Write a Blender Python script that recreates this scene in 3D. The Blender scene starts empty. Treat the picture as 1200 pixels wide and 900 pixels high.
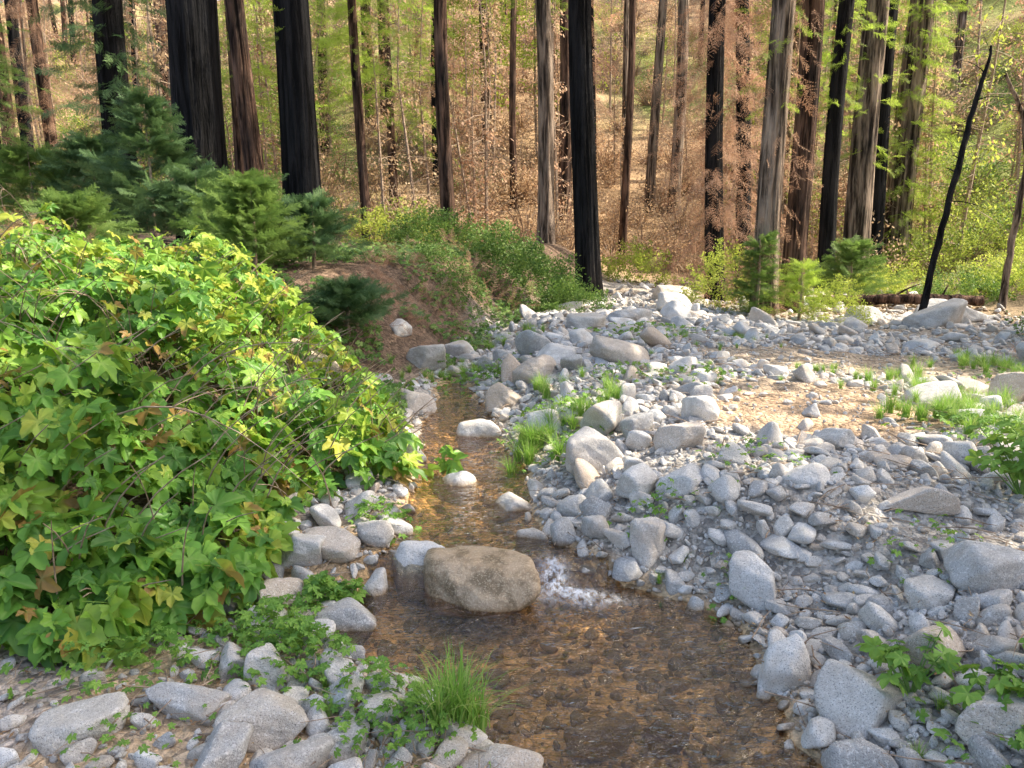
import bpy, math, random
import numpy as np
rng=np.random.default_rng(11)
random.seed(5)
scene=bpy.context.scene
# ------------------------------------------------------------ helpers
def frac(a): return a-np.floor(a)
def vnoise(x,y,s=0.0):
    xi=np.floor(x); yi=np.floor(y); xf=x-xi; yf=y-yi
    u=xf*xf*(3-2*xf); v=yf*yf*(3-2*yf)
    h=lambda i,j: frac(np.sin(i*127.1+j*311.7+s*74.7)*43758.5453)
    return (h(xi,yi)*(1-u)+h(xi+1,yi)*u)*(1-v)+(h(xi,yi+1)*(1-u)+h(xi+1,yi+1)*u)*v
def fbm(x,y,s=0,o=4):
    a=0.5;r=0
    for k in range(o):
        r=r+a*(vnoise(x*2**k,y*2**k,s+k*3.1)-0.5); a*=0.5
    return r
def sst(a,b,x):
    t=np.clip((x-a)/(b-a),0,1); return t*t*(3-2*t)
def nrm(v): return v/np.maximum(np.linalg.norm(v,axis=-1,keepdims=True),1e-9)

def make_mesh(name,parts,mats,attrs=None,smooth=False,matidx=None):
    """parts: list of (verts,faces) with faces (M,k)"""
    V=[];L=[];T=[];MI=[];off=0
    for i,(v,f) in enumerate(parts):
        v=np.asarray(v,dtype=np.float64); f=np.asarray(f,dtype=np.int64)
        V.append(v); L.append((f+off).ravel()); T.append(np.full(len(f),f.shape[1])); off+=len(v)
        MI.append(np.full(len(f),0 if matidx is None else matidx[i]))
    V=np.concatenate(V);L=np.concatenate(L);T=np.concatenate(T);MI=np.concatenate(MI)
    me=bpy.data.meshes.new(name)
    me.vertices.add(len(V)); me.vertices.foreach_set('co',V.ravel().astype(np.float32))
    me.loops.add(len(L)); me.loops.foreach_set('vertex_index',L.astype(np.int32))
    me.polygons.add(len(T)); st=np.concatenate([[0],np.cumsum(T)[:-1]])
    me.polygons.foreach_set('loop_start',st.astype(np.int32))
    me.polygons.foreach_set('loop_total',T.astype(np.int32))
    for m in mats: me.materials.append(m)
    me.polygons.foreach_set('material_index',MI.astype(np.int32))
    me.polygons.foreach_set('use_smooth',np.full(len(T),smooth))
    me.update(calc_edges=True); me.validate()
    if attrs:
        for k,a in attrs.items():
            a=np.asarray(a)
            if a.ndim==1:
                at=me.attributes.new(k,'FLOAT','POINT'); at.data.foreach_set('value',a.astype(np.float32))
            else:
                at=me.attributes.new(k,'FLOAT_COLOR','POINT')
                c=np.ones((len(a),4),np.float32); c[:,:3]=a; at.data.foreach_set('color',c.ravel())
    return me
def add_obj(name,me,parent=None,loc=(0,0,0),rot=(0,0,0),scale=(1,1,1)):
    o=bpy.data.objects.new(name,me); scene.collection.objects.link(o)
    o.location=loc;o.rotation_euler=rot;o.scale=scale
    if parent is not None: o.parent=parent
    return o
def frames(d,up=(0,0,1),roll=None):
    Y=nrm(np.asarray(d,float)); up=np.broadcast_to(np.asarray(up,float),Y.shape)
    X=np.cross(Y,up); bad=np.linalg.norm(X,axis=1)<1e-3; X[bad]=[1,0,0]; X=nrm(X); Z=np.cross(X,Y)
    if roll is not None:
        c=np.cos(roll)[:,None]; s=np.sin(roll)[:,None]
        X,Z=X*c+Z*s,-X*s+Z*c
    return np.stack([X,Y,Z],axis=2)
def to_euler(R):
    return np.stack([np.arctan2(R[:,2,1],R[:,2,2]),-np.arcsin(np.clip(R[:,2,0],-1,1)),np.arctan2(R[:,1,0],R[:,0,0])],1)
def replicate(v,f,R,s,p):
    """merge copies"""
    n=len(p); v=np.asarray(v);f=np.asarray(f)
    s=np.asarray(s); s=s[:,None] if s.ndim==1 else s
    vv=np.einsum('nij,nkj->nki',R,v[None]*s[:,None,:])+p[:,None,:]
    ff=f[None]+(np.arange(n)*len(v))[:,None,None]
    return vv.reshape(-1,3),ff.reshape(-1,f.shape[1])
def tube(pts,rad,n=6):
    pts=np.asarray(pts,float); rad=np.asarray(rad,float); m=len(pts)
    t=np.gradient(pts,axis=0); R=frames(t,up=(0.13,0.97,0.2))
    a=np.linspace(0,2*np.pi,n,endpoint=False)
    v=pts[:,None,:]+rad[:,None,None]*(np.cos(a)[None,:,None]*R[:,None,:,0]+np.sin(a)[None,:,None]*R[:,None,:,2])
    i=np.arange(m-1)[:,None]*n; j=np.arange(n)[None]; j2=(j+1)%n
    f=np.stack([i+j,i+j2,i+n+j2,i+n+j],-1).reshape(-1,4)
    return v.reshape(-1,3),f
def catp(parts):
    V=[];F=[];o=0
    for v,f in parts: V.append(v);F.append(np.asarray(f)+o);o+=len(v)
    return np.concatenate(V),np.concatenate(F)
_gn=[0]
def scatter(name,protos,pos,rot,scl,idx=None,parent=None):
    """protos: list of meshes. one object whose points instance them"""
    _gn[0]+=1; k=_gn[0]
    col=bpy.data.collections.new('%s_parts'%name)
    for i,m in enumerate(protos):
        o=bpy.data.objects.new('%s_part_%02d_%02d'%(name,k,i),m); col.objects.link(o)
    n=len(pos); me=bpy.data.meshes.new(name); me.vertices.add(n)
    me.vertices.foreach_set('co',np.asarray(pos,np.float32).ravel())
    scl=np.asarray(scl,np.float32)
    if scl.ndim==1: scl=np.repeat(scl[:,None],3,1)
    if idx is None: idx=rng.integers(0,len(protos),n)
    a=me.attributes.new('rot','FLOAT_VECTOR','POINT'); a.data.foreach_set('vector',np.asarray(rot,np.float32).ravel())
    a=me.attributes.new('scl','FLOAT_VECTOR','POINT'); a.data.foreach_set('vector',scl.ravel())
    a=me.attributes.new('idx','INT','POINT'); a.data.foreach_set('value',np.asarray(idx,np.int32))
    me.update()
    o=add_obj(name,me,parent)
    g=bpy.data.node_groups.new(name+'_nodes','GeometryNodeTree')
    g.interface.new_socket('Geometry',in_out='INPUT',socket_type='NodeSocketGeometry')
    g.interface.new_socket('Geometry',in_out='OUTPUT',socket_type='NodeSocketGeometry')
    N=g.nodes; gi=N.new('NodeGroupInput'); go=N.new('NodeGroupOutput')
    ci=N.new('GeometryNodeCollectionInfo'); ci.inputs['Collection'].default_value=col
    ci.inputs['Separate Children'].default_value=True; ci.inputs['Reset Children'].default_value=True
    ip=N.new('GeometryNodeInstanceOnPoints'); ip.inputs['Pick Instance'].default_value=True
    def na(nm,t):
        q=N.new('GeometryNodeInputNamedAttribute'); q.data_type=t; q.inputs['Name'].default_value=nm; return q.outputs['Attribute']
    er=N.new('FunctionNodeEulerToRotation')
    g.links.new(gi.outputs[0],ip.inputs['Points']); g.links.new(ci.outputs[0],ip.inputs['Instance'])
    g.links.new(na('idx','INT'),ip.inputs['Instance Index'])
    g.links.new(na('rot','FLOAT_VECTOR'),er.inputs[0]); g.links.new(er.outputs[0],ip.inputs['Rotation'])
    g.links.new(na('scl','FLOAT_VECTOR'),ip.inputs['Scale']); g.links.new(ip.outputs[0],go.inputs[0])
    md=o.modifiers.new('scatter','NODES'); md.node_group=g
    return o
# ------------------------------------------------------------ materials
class M:
    def __init__(s,name):
        s.m=bpy.data.materials.new(name); s.m.use_nodes=True; s.t=s.m.node_tree; s.t.nodes.clear()
        s.out=s.n('ShaderNodeOutputMaterial')
    def n(s,t,**k):
        q=s.t.nodes.new(t)
        for a,b in k.items(): setattr(q,a,b)
        return q
    def l(s,a,b): s.t.links.new(a,b)
    def setin(s,nd,key,v):
        if isinstance(v,(int,float,tuple,list)):
            if isinstance(v,(tuple,list)) and len(v)==3 and nd.inputs[key].type=='RGBA': v=(*v,1)
            nd.inputs[key].default_value=v
        else: s.l(v,nd.inputs[key])
    def coord(s,kind='Object',scale=(1,1,1)):
        if kind=='Position': c=s.n('ShaderNodeNewGeometry').outputs['Position']
        else: c=s.n('ShaderNodeTexCoord').outputs[kind]
        mp=s.n('ShaderNodeMapping'); s.l(c,mp.inputs[0]); mp.inputs['Scale'].default_value=scale
        return mp.outputs[0]
    def noise(s,vec,scale,detail=4,rough=.6,dist=0):
        q=s.n('ShaderNodeTexNoise'); s.l(vec,q.inputs['Vector']); q.inputs['Scale'].default_value=scale
        q.inputs['Detail'].default_value=detail;q.inputs['Roughness'].default_value=rough;q.inputs['Distortion'].default_value=dist
        return q.outputs[0]
    def vor(s,vec,scale,feat='F1',out='Distance'):
        q=s.n('ShaderNodeTexVoronoi',feature=feat); s.l(vec,q.inputs['Vector']); q.inputs['Scale'].default_value=scale
        return q.outputs[out]
    def ramp(s,fac,stops,interp='LINEAR'):
        q=s.n('ShaderNodeValToRGB'); e=q.color_ramp; e.interpolation=interp
        while len(e.elements)<len(stops): e.elements.new(0.5)
        for el,(p,c) in zip(e.elements,stops):
            el.position=p; el.color=(*c,1) if not isinstance(c,(int,float)) else (c,c,c,1)
        s.l(fac,q.inputs[0]); return q.outputs[0]
    def mix(s,f,a,b,mode='MIX'):
        q=s.n('ShaderNodeMix',data_type='RGBA',blend_type=mode)
        s.setin(q,0,f) ; s.setin(q,6,a); s.setin(q,7,b); return q.outputs[2]
    def math(s,op,a,b=0.0,clamp=False):
        q=s.n('ShaderNodeMath',operation=op); q.use_clamp=clamp; s.setin(q,0,a); s.setin(q,1,b); return q.outputs[0]
    def attr(s,name,o='Color'): 
        q=s.n('ShaderNodeAttribute',attribute_name=name); return q.outputs[o]
    def bump(s,h,st,dist,normal=None):
        q=s.n('ShaderNodeBump'); q.inputs['Strength'].default_value=st; q.inputs['Distance'].default_value=dist; s.l(h,q.inputs['Height'])
        if normal is not None: s.l(normal,q.inputs['Normal'])
        return q.outputs[0]
    def pbsdf(s,col,rough=.8,normal=None,spec=.3):
        q=s.n('ShaderNodeBsdfPrincipled'); s.setin(q,'Base Color',col); s.setin(q,'Roughness',rough)
        s.setin(q,'Specular IOR Level',spec)
        if normal is not None: s.l(normal,q.inputs['Normal'])
        return q.outputs[0]
    def done(s,sh): s.l(sh,s.out.inputs[0]); return s.m

def leaf_mat(name,stops,trans=.4,gloss=.5,attr=None,spec=.3,patch=False):
    m=M(name)
    r=m.n('ShaderNodeObjectInfo').outputs['Random']
    isl=m.n('ShaderNodeNewGeometry').outputs['Random Per Island']
    f=m.math('ADD',m.math('MULTIPLY',r,.5),m.math('MULTIPLY',isl,.5))
    if attr=='inst': f=r
    if attr=='island': f=isl
    if patch:
        pn=m.noise(m.coord('Position'),2.2,2,.5); f=m.math('ADD',f,m.math('MULTIPLY',m.math('SUBTRACT',pn,.47),.9),True)
    c=m.ramp(f,stops)
    if attr=='inst':
        v=m.attr('vein','Fac'); c=m.mix(m.math('MULTIPLY',v,.35),c,(.34,.46,.14))
        nz=m.noise(m.coord('Object'),5,2); c=m.mix(m.ramp(nz,[(.45,0),(.75,.35)]),c,m.mix(.5,c,(.02,.05,.01)))
    p=m.pbsdf(c,gloss,spec=spec)
    t=m.n('ShaderNodeBsdfTranslucent'); m.l(m.mix(.4,c,(.42,.50,.06),'MIX') if attr=='inst' else c,t.inputs[0])
    x=m.n('ShaderNodeMixShader'); x.inputs[0].default_value=trans; m.l(p,x.inputs[1]); m.l(t.outputs[0],x.inputs[2])
    return m.done(x.outputs[0])

def granite(name,wet=False):
    m=M(name); po=m.coord('Position')
    rnd=m.n('ShaderNodeObjectInfo').outputs['Random']
    base=m.ramp(rnd,[(0,(.44,.43,.415)),(.25,(.60,.585,.56)),(.5,(.73,.71,.68)),(.68,(.57,.515,.445)),(.80,(.82,.80,.765)),(.88,(.55,.44,.34)),(.95,(.66,.62,.56)),(1,(.35,.34,.33))])
    sp=m.noise(po,230,2,.7); c=m.mix(m.ramp(sp,[(.34,.85),(.46,0)]),base,(.13,.13,.13))
    sp2=m.noise(po,110,1,.6); c=m.mix(m.ramp(sp2,[(.56,0),(.66,.5)]),c,(.86,.84,.81))
    big=m.noise(po,9,4,.65); c=m.mix(m.ramp(big,[(.35,.6),(.6,0)]),c,m.mix(.6,c,(.25,.205,.155)))
    st=m.noise(po,3,3,.6); c=m.mix(m.ramp(st,[(.55,0),(.70,.5)]),c,(.49,.38,.27))
    z=m.n('ShaderNodeSeparateXYZ'); m.l(po,z.inputs[0])
    y=m.math('MULTIPLY',m.math('MULTIPLY',m.math('SUBTRACT',z.outputs[1],3.45),5.0,True),.10)
    y2=m.math('MULTIPLY',m.math('MAXIMUM',m.math('SUBTRACT',z.outputs[1],4.0),0.0),.0195)
    lvl=m.math('SUBTRACT',m.math('SUBTRACT',z.outputs[2],y),y2)
    wetf=m.ramp(m.math('ADD',lvl,m.math('MULTIPLY',big,.05)),[(.050,1),(.085,0)])
    if wet:
        c=m.mix(.78,c,(.46,.31,.17)); c=m.mix(m.ramp(big,[(.40,.75),(.55,0)]),c,(.15,.105,.055)); c=m.mix(m.ramp(sp2,[(.56,0),(.62,.5)]),c,(.66,.53,.36))
    c2=m.mix(1,c,(.58,.44,.28) if not wet else (.75,.7,.6),'MULTIPLY'); c=m.mix(wetf,c,c2)
    h=m.math('ADD',m.noise(po,28,4,.7),m.math('MULTIPLY',sp,.35))
    nr=m.bump(h,.7,.016)
    rough=m.mix(wetf,(.85,)*3,(.25,)*3) if not wet else .36
    return m.done(m.pbsdf(c,rough,nr,.35))

def bark(name,dark,light,red,char=0.5,scal=.09):
    m=M(name); oc=m.coord('Object',(1,1,scal))
    n1=m.noise(oc,9,5,.65,.4); n2=m.noise(oc,30,3,.7); n3=m.noise(m.coord('Object',(1,1,.4)),.9,4,.65)
    c=m.mix(m.ramp(n1,[(.38,0),(.62,1)]),dark,light)
    c=m.mix(m.ramp(n2,[(.4,0),(.7,.6)]),c,red)
    c=m.mix(m.ramp(n3,[(char-.10,1),(char+.08,0)]),c,m.mix(n1,(.004,.004,.005),(.030,.030,.032)))
    c=m.mix(1,c,m.ramp(n1,[(.40,.25),(.55,1)]),'MULTIPLY')
    h=m.math('ADD',m.math('MULTIPLY',n1,1.0),m.math('MULTIPLY',n2,.4))
    return m.done(m.pbsdf(c,.9,m.bump(h,1,.12),.12))

# ------------------------------------------------------------ terrain
XB=([-40,0,2.4,2.9,3.3,5,7,10,12,15,18,25,60],[-2.2,-2.0,-1.9,-1.35,-1.1,-.9,-1.0,-.4,.2,1.3,2.3,3.5,6])
XL=([-5,1.5,2.1,2.4,2.65,2.85,3.0,3.4,3.7,5,6,8],[.4,.3,.12,-.08,-.40,-.66,-.78,-.68,-.55,-.62,-.68,-.75])
XR=([-5,1.5,2.2,2.7,3.0,3.2,3.4,3.55,3.8,5,6,8],[1.2,1.1,.98,.95,.96,.92,.62,.38,.16,.06,-.2,-.45])
def bedz(y): return .07+.1*sst(3.35,3.65,y)+.020*np.clip(y-4,0,3)+.008*np.clip(y-7,0,15)
def H(x,y):
    x=np.asarray(x,float);y=np.asarray(y,float)
    xb=np.interp(y,*XB); wl=np.interp(y,[2,8,10,30],[2.3,2.2,1.5,2.0])
    hl=np.interp(y,[-20,1,2.5,4,8,12,16,25,40],[.3,.25,.35,.75,1.0,1.12,1.05,.9,.5])
    s=xb-x+ .5*fbm(x*.9,y*.9,5)
    z=bedz(y)+hl*sst(0,1,s/wl)+.045*np.clip(xb-x-2,0,40)
    xl=np.interp(y,*XL)+.12*fbm(y*3,x*0+1,41); xr=np.interp(y,*XR)+.16*fbm(y*3,x*0+5,43)
    z=z+.30*sst(0,1,(x-xr)/1.0)*sst(-1,2.0,y)*(1-.45*sst(8,14,y))-.16*sst(2.6,4.2,x)*sst(3,5,y)
    inside=sst(-.16,.22,x-xl)*sst(-.16,.24,xr-x)*(1-sst(7.0,8.3,y))
    z=z-inside*(.20-.04*sst(3.5,4,y))
    z=z+.12*fbm(x*1.1,y*1.1,2)+.05*fbm(x*4,y*4,9)*(1-.3*inside)
    z=z+.32*np.clip(x-9.5-.1*np.clip(y-15,0,50),0,60)*sst(2,14,np.abs(x))
    d=np.clip(y-22-1.2*np.sin(x*.21),0,None); 
    k=.60-.28*sst(3,20,-x)
    hill=k*d*d/(d+6); hill=np.where(hill>48,48+0.1*(hill-48),hill)
    z=z+hill*(1+.25*fbm(x*.07,y*.07,4))+1.6*fbm(x*.16,y*.16,8)*sst(0,15,d)
    return z
def H1(x,y): return float(H(np.array([x]),np.array([y]))[0])
def warp(n,a,lo,hi):
    u=np.linspace(np.arcsinh(lo/a),np.arcsinh(hi/a),n); return a*np.sinh(u)
gx=warp(520,3.0,-260,260); gy=warp(620,4.0,-150,330)+3.5
X,Y=np.meshgrid(gx,gy); Z=H(X,Y)
nx,ny=len(gx),len(gy)
ii=(np.arange(ny-1)[:,None]*nx+np.arange(nx-1)[None]).ravel()
F=np.stack([ii,ii+1,ii+nx+1,ii+nx],1)
V=np.stack([X.ravel(),Y.ravel(),Z.ravel()],1)
x,y=V[:,0],V[:,1]; xb=np.interp(y,*XB)
def lerp(a,b,f): return a*(1-f[:,None])+np.asarray(b)*f[:,None]
colr=np.tile(np.array([.45,.41,.36]),(len(V),1))
nz=fbm(x*.8,y*.8,21)
# sandy flats on the right of the bar; SB is also the sun patch
SA=lambda x,y: 1-((x-3.6)/1.6)**2-((y-7.4)/1.0)**2+1.2*fbm(x*1.3,y*1.3,91)
SB=lambda x,y: 1-((x-2.25)/.95)**2-((y-5.4)/.8)**2+1.2*fbm(x*1.6,y*1.6,92)
SC=lambda x,y: 1-((x-1.9)/.35)**2-((y-3.2)/.45)**2
sandm=sst(-.3,.4,SA(x,y)); colr=lerp(colr,[.50,.41,.31],sandm)
sm2=sst(-.3,.4,SB(x,y)); colr=lerp(colr,[.54,.38,.25],sm2)  # sunlight on this sand is painted in as a warmer orange
sm3=sst(-.2,.4,-(x+.75))*sst(.1,-.3,y-2.85); colr=lerp(colr,[.48,.40,.33],sm3)
tanm=sst(.0,.2,fbm(x*.6,y*.6,55))*.8; colr=lerp(colr,[.46,.36,.26],tanm)
dirt=sst(.0,.6,xb-x+nz)*sst(2.6,3.2,y); colr=lerp(colr,[.19,.13,.09],dirt)
dr=sst(6.8,8.5,x-.12*np.clip(y-12,0,30)); colr=lerp(colr,[.28,.21,.13],dr)
hl=sst(19,25,y); colr=lerp(colr,[.44,.30,.17],hl)
gr=hl*sst(.0,.2,fbm(x*.12,y*.12,31)+.35*sst(8,14,x)*sst(34,26,y)); colr=lerp(colr,[.28,.31,.09],gr)
pool=sst(.06,-.03,Z.ravel()-bedz(y)+.03)*sst(9,8,y)*(np.abs(x)<1.6); colr=lerp(colr,[.66,.43,.21],pool)
m=M('ground_soil_gravel'); po=m.coord('Position')
c=m.attr('zone'); n1=m.noise(po,3,5,.65); n2=m.noise(po,38,3,.7); v1=m.vor(po,26); v2=m.vor(po,26,out='Color'); v3=m.vor(po,70)
bw=m.n('ShaderNodeRGBToBW'); m.l(v2,bw.inputs[0])
c=m.mix(.75,c,m.mix(1,c,m.ramp(bw.outputs[0],[(.1,.45),(.9,1.6)]),'MULTIPLY'))
c=m.mix(1,c,m.ramp(n1,[(.3,.6),(.7,1.25)]),'MULTIPLY'); c=m.mix(1,c,m.ramp(n2,[(.3,.6),(.7,1.3)]),'MULTIPLY')
h=m.math('ADD',m.math('MULTIPLY',m.math('SUBTRACT',.6,v1),.8),m.math('ADD',m.math('MULTIPLY',n2,.6),m.math('MULTIPLY',v3,-.3)))
ground_mat=m.done(m.pbsdf(c,.9,m.bump(h,.9,.03),.2))
add_obj('ground',make_mesh('ground',[(V,F)],[ground_mat],{'zone':colr},smooth=True))

# ------------------------------------------------------------ water
wx=np.linspace(-1.5,1.7,260); wy=np.linspace(.4,8.2,640); WX,WY=np.meshgrid(wx,wy)
ripple=.014*fbm(WX*6,WY*11,3)+.008*fbm(WX*15,WY*28,6)
casc=sst(3.44,3.58,WY+.06*fbm(WX*9,WY*2,2))
WZ=.030+.10*casc+.0195*np.clip(WY-4,0,3)+.008*np.clip(WY-7,0,9)+ripple*(1+2.0*np.exp(-((WX-.3)**2+(WY-3.2)**2)/.15))
foam=1.0*np.exp(-(((WX-.27)/.15)**2+((WY-3.37)/.055)**2))+1.2*np.exp(-(((WX-.19)/.065)**2+((WY-3.48)/.08)**2))+.40*np.exp(-(((WX-.40)/.16)**2+((WY-3.30)/.04)**2))
WZ=WZ+.035*np.clip(foam,0,1)*(.4+vnoise(WX*30,WY*30,3))
a,b=len(wx),len(wy); ii=(np.arange(b-1)[:,None]*a+np.arange(a-1)[None]).ravel()
WF=np.stack([ii,ii+1,ii+a+1,ii+a],1)
m=M('clear_creek_water'); po=m.coord('Position')
h=m.math('ADD',m.noise(m.coord('Position',(1,1.7,1)),7,3,.55,.8),m.math('MULTIPLY',m.noise(m.coord('Position',(1,2.0,1)),26,2,.5,.5),.3))
nr=m.bump(h,.9,.045)
fr=m.n('ShaderNodeFresnel'); fr.inputs[0].default_value=1.40; m.l(nr,fr.inputs[1])
gl=m.n('ShaderNodeBsdfGlossy'); gl.inputs['Roughness'].default_value=.03; m.l(nr,gl.inputs['Normal'])
tr=m.n('ShaderNodeBsdfTransparent'); tr.inputs[0].default_value=(.96,.87,.70,1)
mx=m.n('ShaderNodeMixShader'); m.l(m.math('MULTIPLY',fr.outputs[0],2.2,True),mx.inputs[0]); m.l(tr.outputs[0],mx.inputs[1]); m.l(gl.outputs[0],mx.inputs[2])
fo=m.math('MULTIPLY',m.attr('foam','Fac'),m.ramp(m.noise(m.coord('Position',(1,.5,1)),34,5,.75),[(.40,0),(.60,1)]),True)
fm=m.n('ShaderNodeMixShader'); m.l(m.math('MULTIPLY',fo,.9,True),fm.inputs[0]); m.l(mx.outputs[0],fm.inputs[1]); m.l(m.pbsdf((.85,.88,.92),.35),fm.inputs[2])
wmat=m.done(fm.outputs[0])
add_obj('creek_water',make_mesh('creek_water',[(np.stack([WX.ravel(),WY.ravel(),WZ.ravel()],1),WF)],[wmat],{'foam':np.clip(foam.ravel(),0,1)},smooth=True))

# ------------------------------------------------------------ rocks
import bmesh
def ico(sub):
    bm=bmesh.new(); bmesh.ops.create_icosphere(bm,subdivisions=sub,radius=1)
    v=np.array([q.co[:] for q in bm.verts]); f=np.array([[w.index for w in q.verts] for q in bm.faces]); bm.free(); return v,f
ICO={k:ico(k) for k in (2,4,5)}
def rock_mesh(name,seed,sub,mat,asp=(1,.78,.6),p=9):
    r=np.random.default_rng(seed); v,f=ICO[sub]; v=nrm(v)
    n=r.integers(9,15); N=nrm(r.normal(size=(n,3))); N=np.vstack([N,np.eye(3),-np.eye(3)])
    d=np.concatenate([r.uniform(.62,.97,n),np.full(6,1.0)])
    q=np.maximum(v@N.T,0)/d; rad=1/(np.sum(q**p,1)**(1/p))
    rad*=1+.14*fbm(v[:,0]*2+v[:,2]*1.7+seed,v[:,1]*2-v[:,2]+3,seed)+.07*fbm(v[:,0]*6+v[:,2]*5,v[:,1]*6+v[:,2]*4,seed)
    w=v*rad[:,None]*np.array(asp)
    return make_mesh(name,[(w,f)],[mat],smooth=True)
gran=granite('granite'); gran_wet=granite('wet_brown_granite',True)
protos=[rock_mesh('river_rock_%d'%i,100+i,4,gran,asp=(1,rng.uniform(.58,.95),rng.uniform(.42,.8)),p=rng.choice([7,10,15,26])) for i in range(20)]
B=[ # x,y,w,d,h,rotz
(-.455,3.60,.31,.27,.29,.4),(-.72,3.12,.28,.22,.19,.1),(-1.04,3.22,.22,.2,.18,.6),(-.88,3.62,.31,.22,.16,2.9),
(-.66,3.42,.15,.14,.19,1),(-1.05,3.56,.22,.2,.16,0),(-.68,3.75,.2,.18,.14,.3),(-.34,4.72,.28,.26,.26,.4),(.02,4.3,.24,.2,.16,.1),
(.10,3.86,.18,.14,.12,.2),(.5,4.55,.36,.28,.3,.2),(.70,3.98,.22,.2,.2,.8),(.66,3.55,.18,.16,.25,.3),(1.1,3.2,.2,.18,.26,2.6),
(.98,4.4,.26,.2,.18,.1),(.8,4.9,.24,.18,.17,2),(1.04,2.62,.18,.17,.24,1.2),(1.17,2.33,.26,.22,.2,.5),(1.06,2.1,.2,.16,.15,.2),(1.85,2.82,.30,.24,.2,2.7),
(1.5,2.47,.24,.18,.16,.6),(1.62,2.78,.18,.15,.13,.4),(.30,2.46,.24,.15,.20,.2),(.545,2.47,.12,.10,.18,.1),(1.3,5.0,.26,.2,.2,.3),
(1.5,3.7,.24,.18,.14,.4),(1.95,3.5,.30,.2,.14,2.9),(-.27,5.85,.36,.28,.26,.3),(-.84,2.32,.31,.2,.15,.35),(-1.15,2.44,.27,.17,.12,2.9),(-1.47,2.3,.31,.2,.12,.4),
(-.70,2.12,.25,.18,.13,.5),(-.92,2.12,.2,.15,.12,1.5),(-.42,2.4,.16,.12,.11,.1),(-.02,2.13,.26,.16,.11,.1),(.24,2.08,.16,.13,.1,.6),(.5,2.06,.2,.12,.1,.2),
(-.92,2.62,.16,.14,.16,.2),(-1.08,2.72,.15,.13,.13,2),(-.55,2.2,.16,.13,.12,.8),(6.3,11.5,.9,.6,.5,.2),(4.1,6.2,.32,.28,.28,.3),(1.1,7.2,.62,.4,.26,.1),(.25,7.0,.4,.3,.28,.5),(-.05,6.5,.32,.25,.22,.4),
(3.0,4.9,.24,.2,.17,.4),(2.5,4.1,.22,.18,.16,1),(1.9,4.4,.2,.17,.15,2),(2.4,3.1,.22,.2,.15,.4),(2.0,2.4,.22,.18,.15,.5),(1.45,2.1,.2,.17,.15,.5),
(.45,3.72,.14,.12,.13,.5),(.35,4.0,.16,.13,.14,.5),(7.2,12.6,1.0,.6,.5,.2),(5.6,12.3,.6,.4,.35,.6),(2.6,12.5,.6,.5,.4,.4),(3.2,15,.8,.5,.4,.3),(0.9,9.6,.5,.4,.3,.3),(1.6,10.6,.6,.4,.3,.3),
(-.95,8.3,.4,.3,.3,.2),(-.6,9.2,.35,.3,.25,1),(-1.3,8.9,.3,.25,.22,2),(-1.75,6.4,.5,.35,.35,.4)]
occ={}
def occ_add(x,y,r):
    for i in range(int((x-r-.3)//.5),int((x+r+.3)//.5)+1):
        for j in range(int((y-r-.3)//.5),int((y+r+.3)//.5)+1): occ.setdefault((i,j),[]).append((x,y,r))
def occ_hit(x,y,r,k):
    for (a,b,c) in occ.get((int(x//.5),int(y//.5)),()):
        if (a-x)**2+(b-y)**2<(k*(c+r))**2: return True
    return False
bm_meshes=[rock_mesh('boulder_shape_%d'%i,300+i,5,gran,asp=(1,1,1),p=[8,12,20][i%3]) for i in range(9)]
for i,(bx,by,w,d,h,rz) in enumerate(B):
    zc=H1(bx,by); zz=zc+h*.22
    o=add_obj('boulder',bm_meshes[i%9],loc=(bx,by,zz),rot=(rng.uniform(-.2,.2),rng.uniform(-.2,.2),rz),scale=(w*.55,d*.55,h*.56))
    occ_add(bx,by,(w+d)*.25)
add_obj('wet_boulder',rock_mesh('wet_boulder',808,5,gran_wet,asp=(1,.8,.6),p=9),loc=(-.14,3.40,.03),rot=(.05,-.05,.1),scale=(.275,.27,.28)); occ_add(-.14,3.4,.24)
def dens(x,y):
    xb=np.interp(y,*XB)
    d=float(sst(-.45,.25,x-xb)) if y>2.9 else (.55 if x<-.5 else 1.)
    if y>8.5 and x<xb+.1: d*=.5
    xl=np.interp(y,*XL);xr=np.interp(y,*XR)
    if xl-.02<x<xr+.02 and y<8: d*=.22
    if x<-1.0 and y<2.85: d*=.3
    d*=1-.95*float(sst(-.2,.15,SA(x,y)))
    d*=1-.95*float(sst(-.2,.15,SB(x,y)))
    d*=1-.7*float(sst(-.2,.3,SC(x,y)))
    d*=.35+.65*float(sst(-.10,.08,fbm(x*.9,y*.9,77)))
    d*=1-float(sst(7.2,9,x-.15*max(0,y-10)))
    if y>20: d*=max(0,1-(y-20)/5)
    return d
P=[];S=[]
tiers=[(330,.11,.21,24,.80),(2600,.06,.11,24,.80),(24000,.030,.06,16,.77),(38000,.014,.030,9,.78)]
for n,r0,r1,ymax,k in tiers:
    for q in range(n):
        yy=1.55+(ymax-1.55)*rng.random()**1.5; lim=min(.74*yy+2.2,10.5); xx=rng.uniform(-min(.75*yy+.8,2.6),lim)
        r=r0+(r1-r0)*rng.random()**1.5
        if r0>.10 and yy<5: continue
        if r0>.05 and yy<3.6: r*=.75
        if rng.random()>dens(xx,yy): continue
        xl=np.interp(yy,*XL);xr=np.interp(yy,*XR)
        if r>.045 and xl<xx<xr and yy<8.0: continue
        if occ_hit(xx,yy,r,k): continue
        occ_add(xx,yy,r); P.append((xx,yy)); S.append(r)
P=np.array(P);S=np.array(S); n=len(P)
pos=np.stack([P[:,0],P[:,1],H(P[:,0],P[:,1])+S*.28],1)
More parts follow.
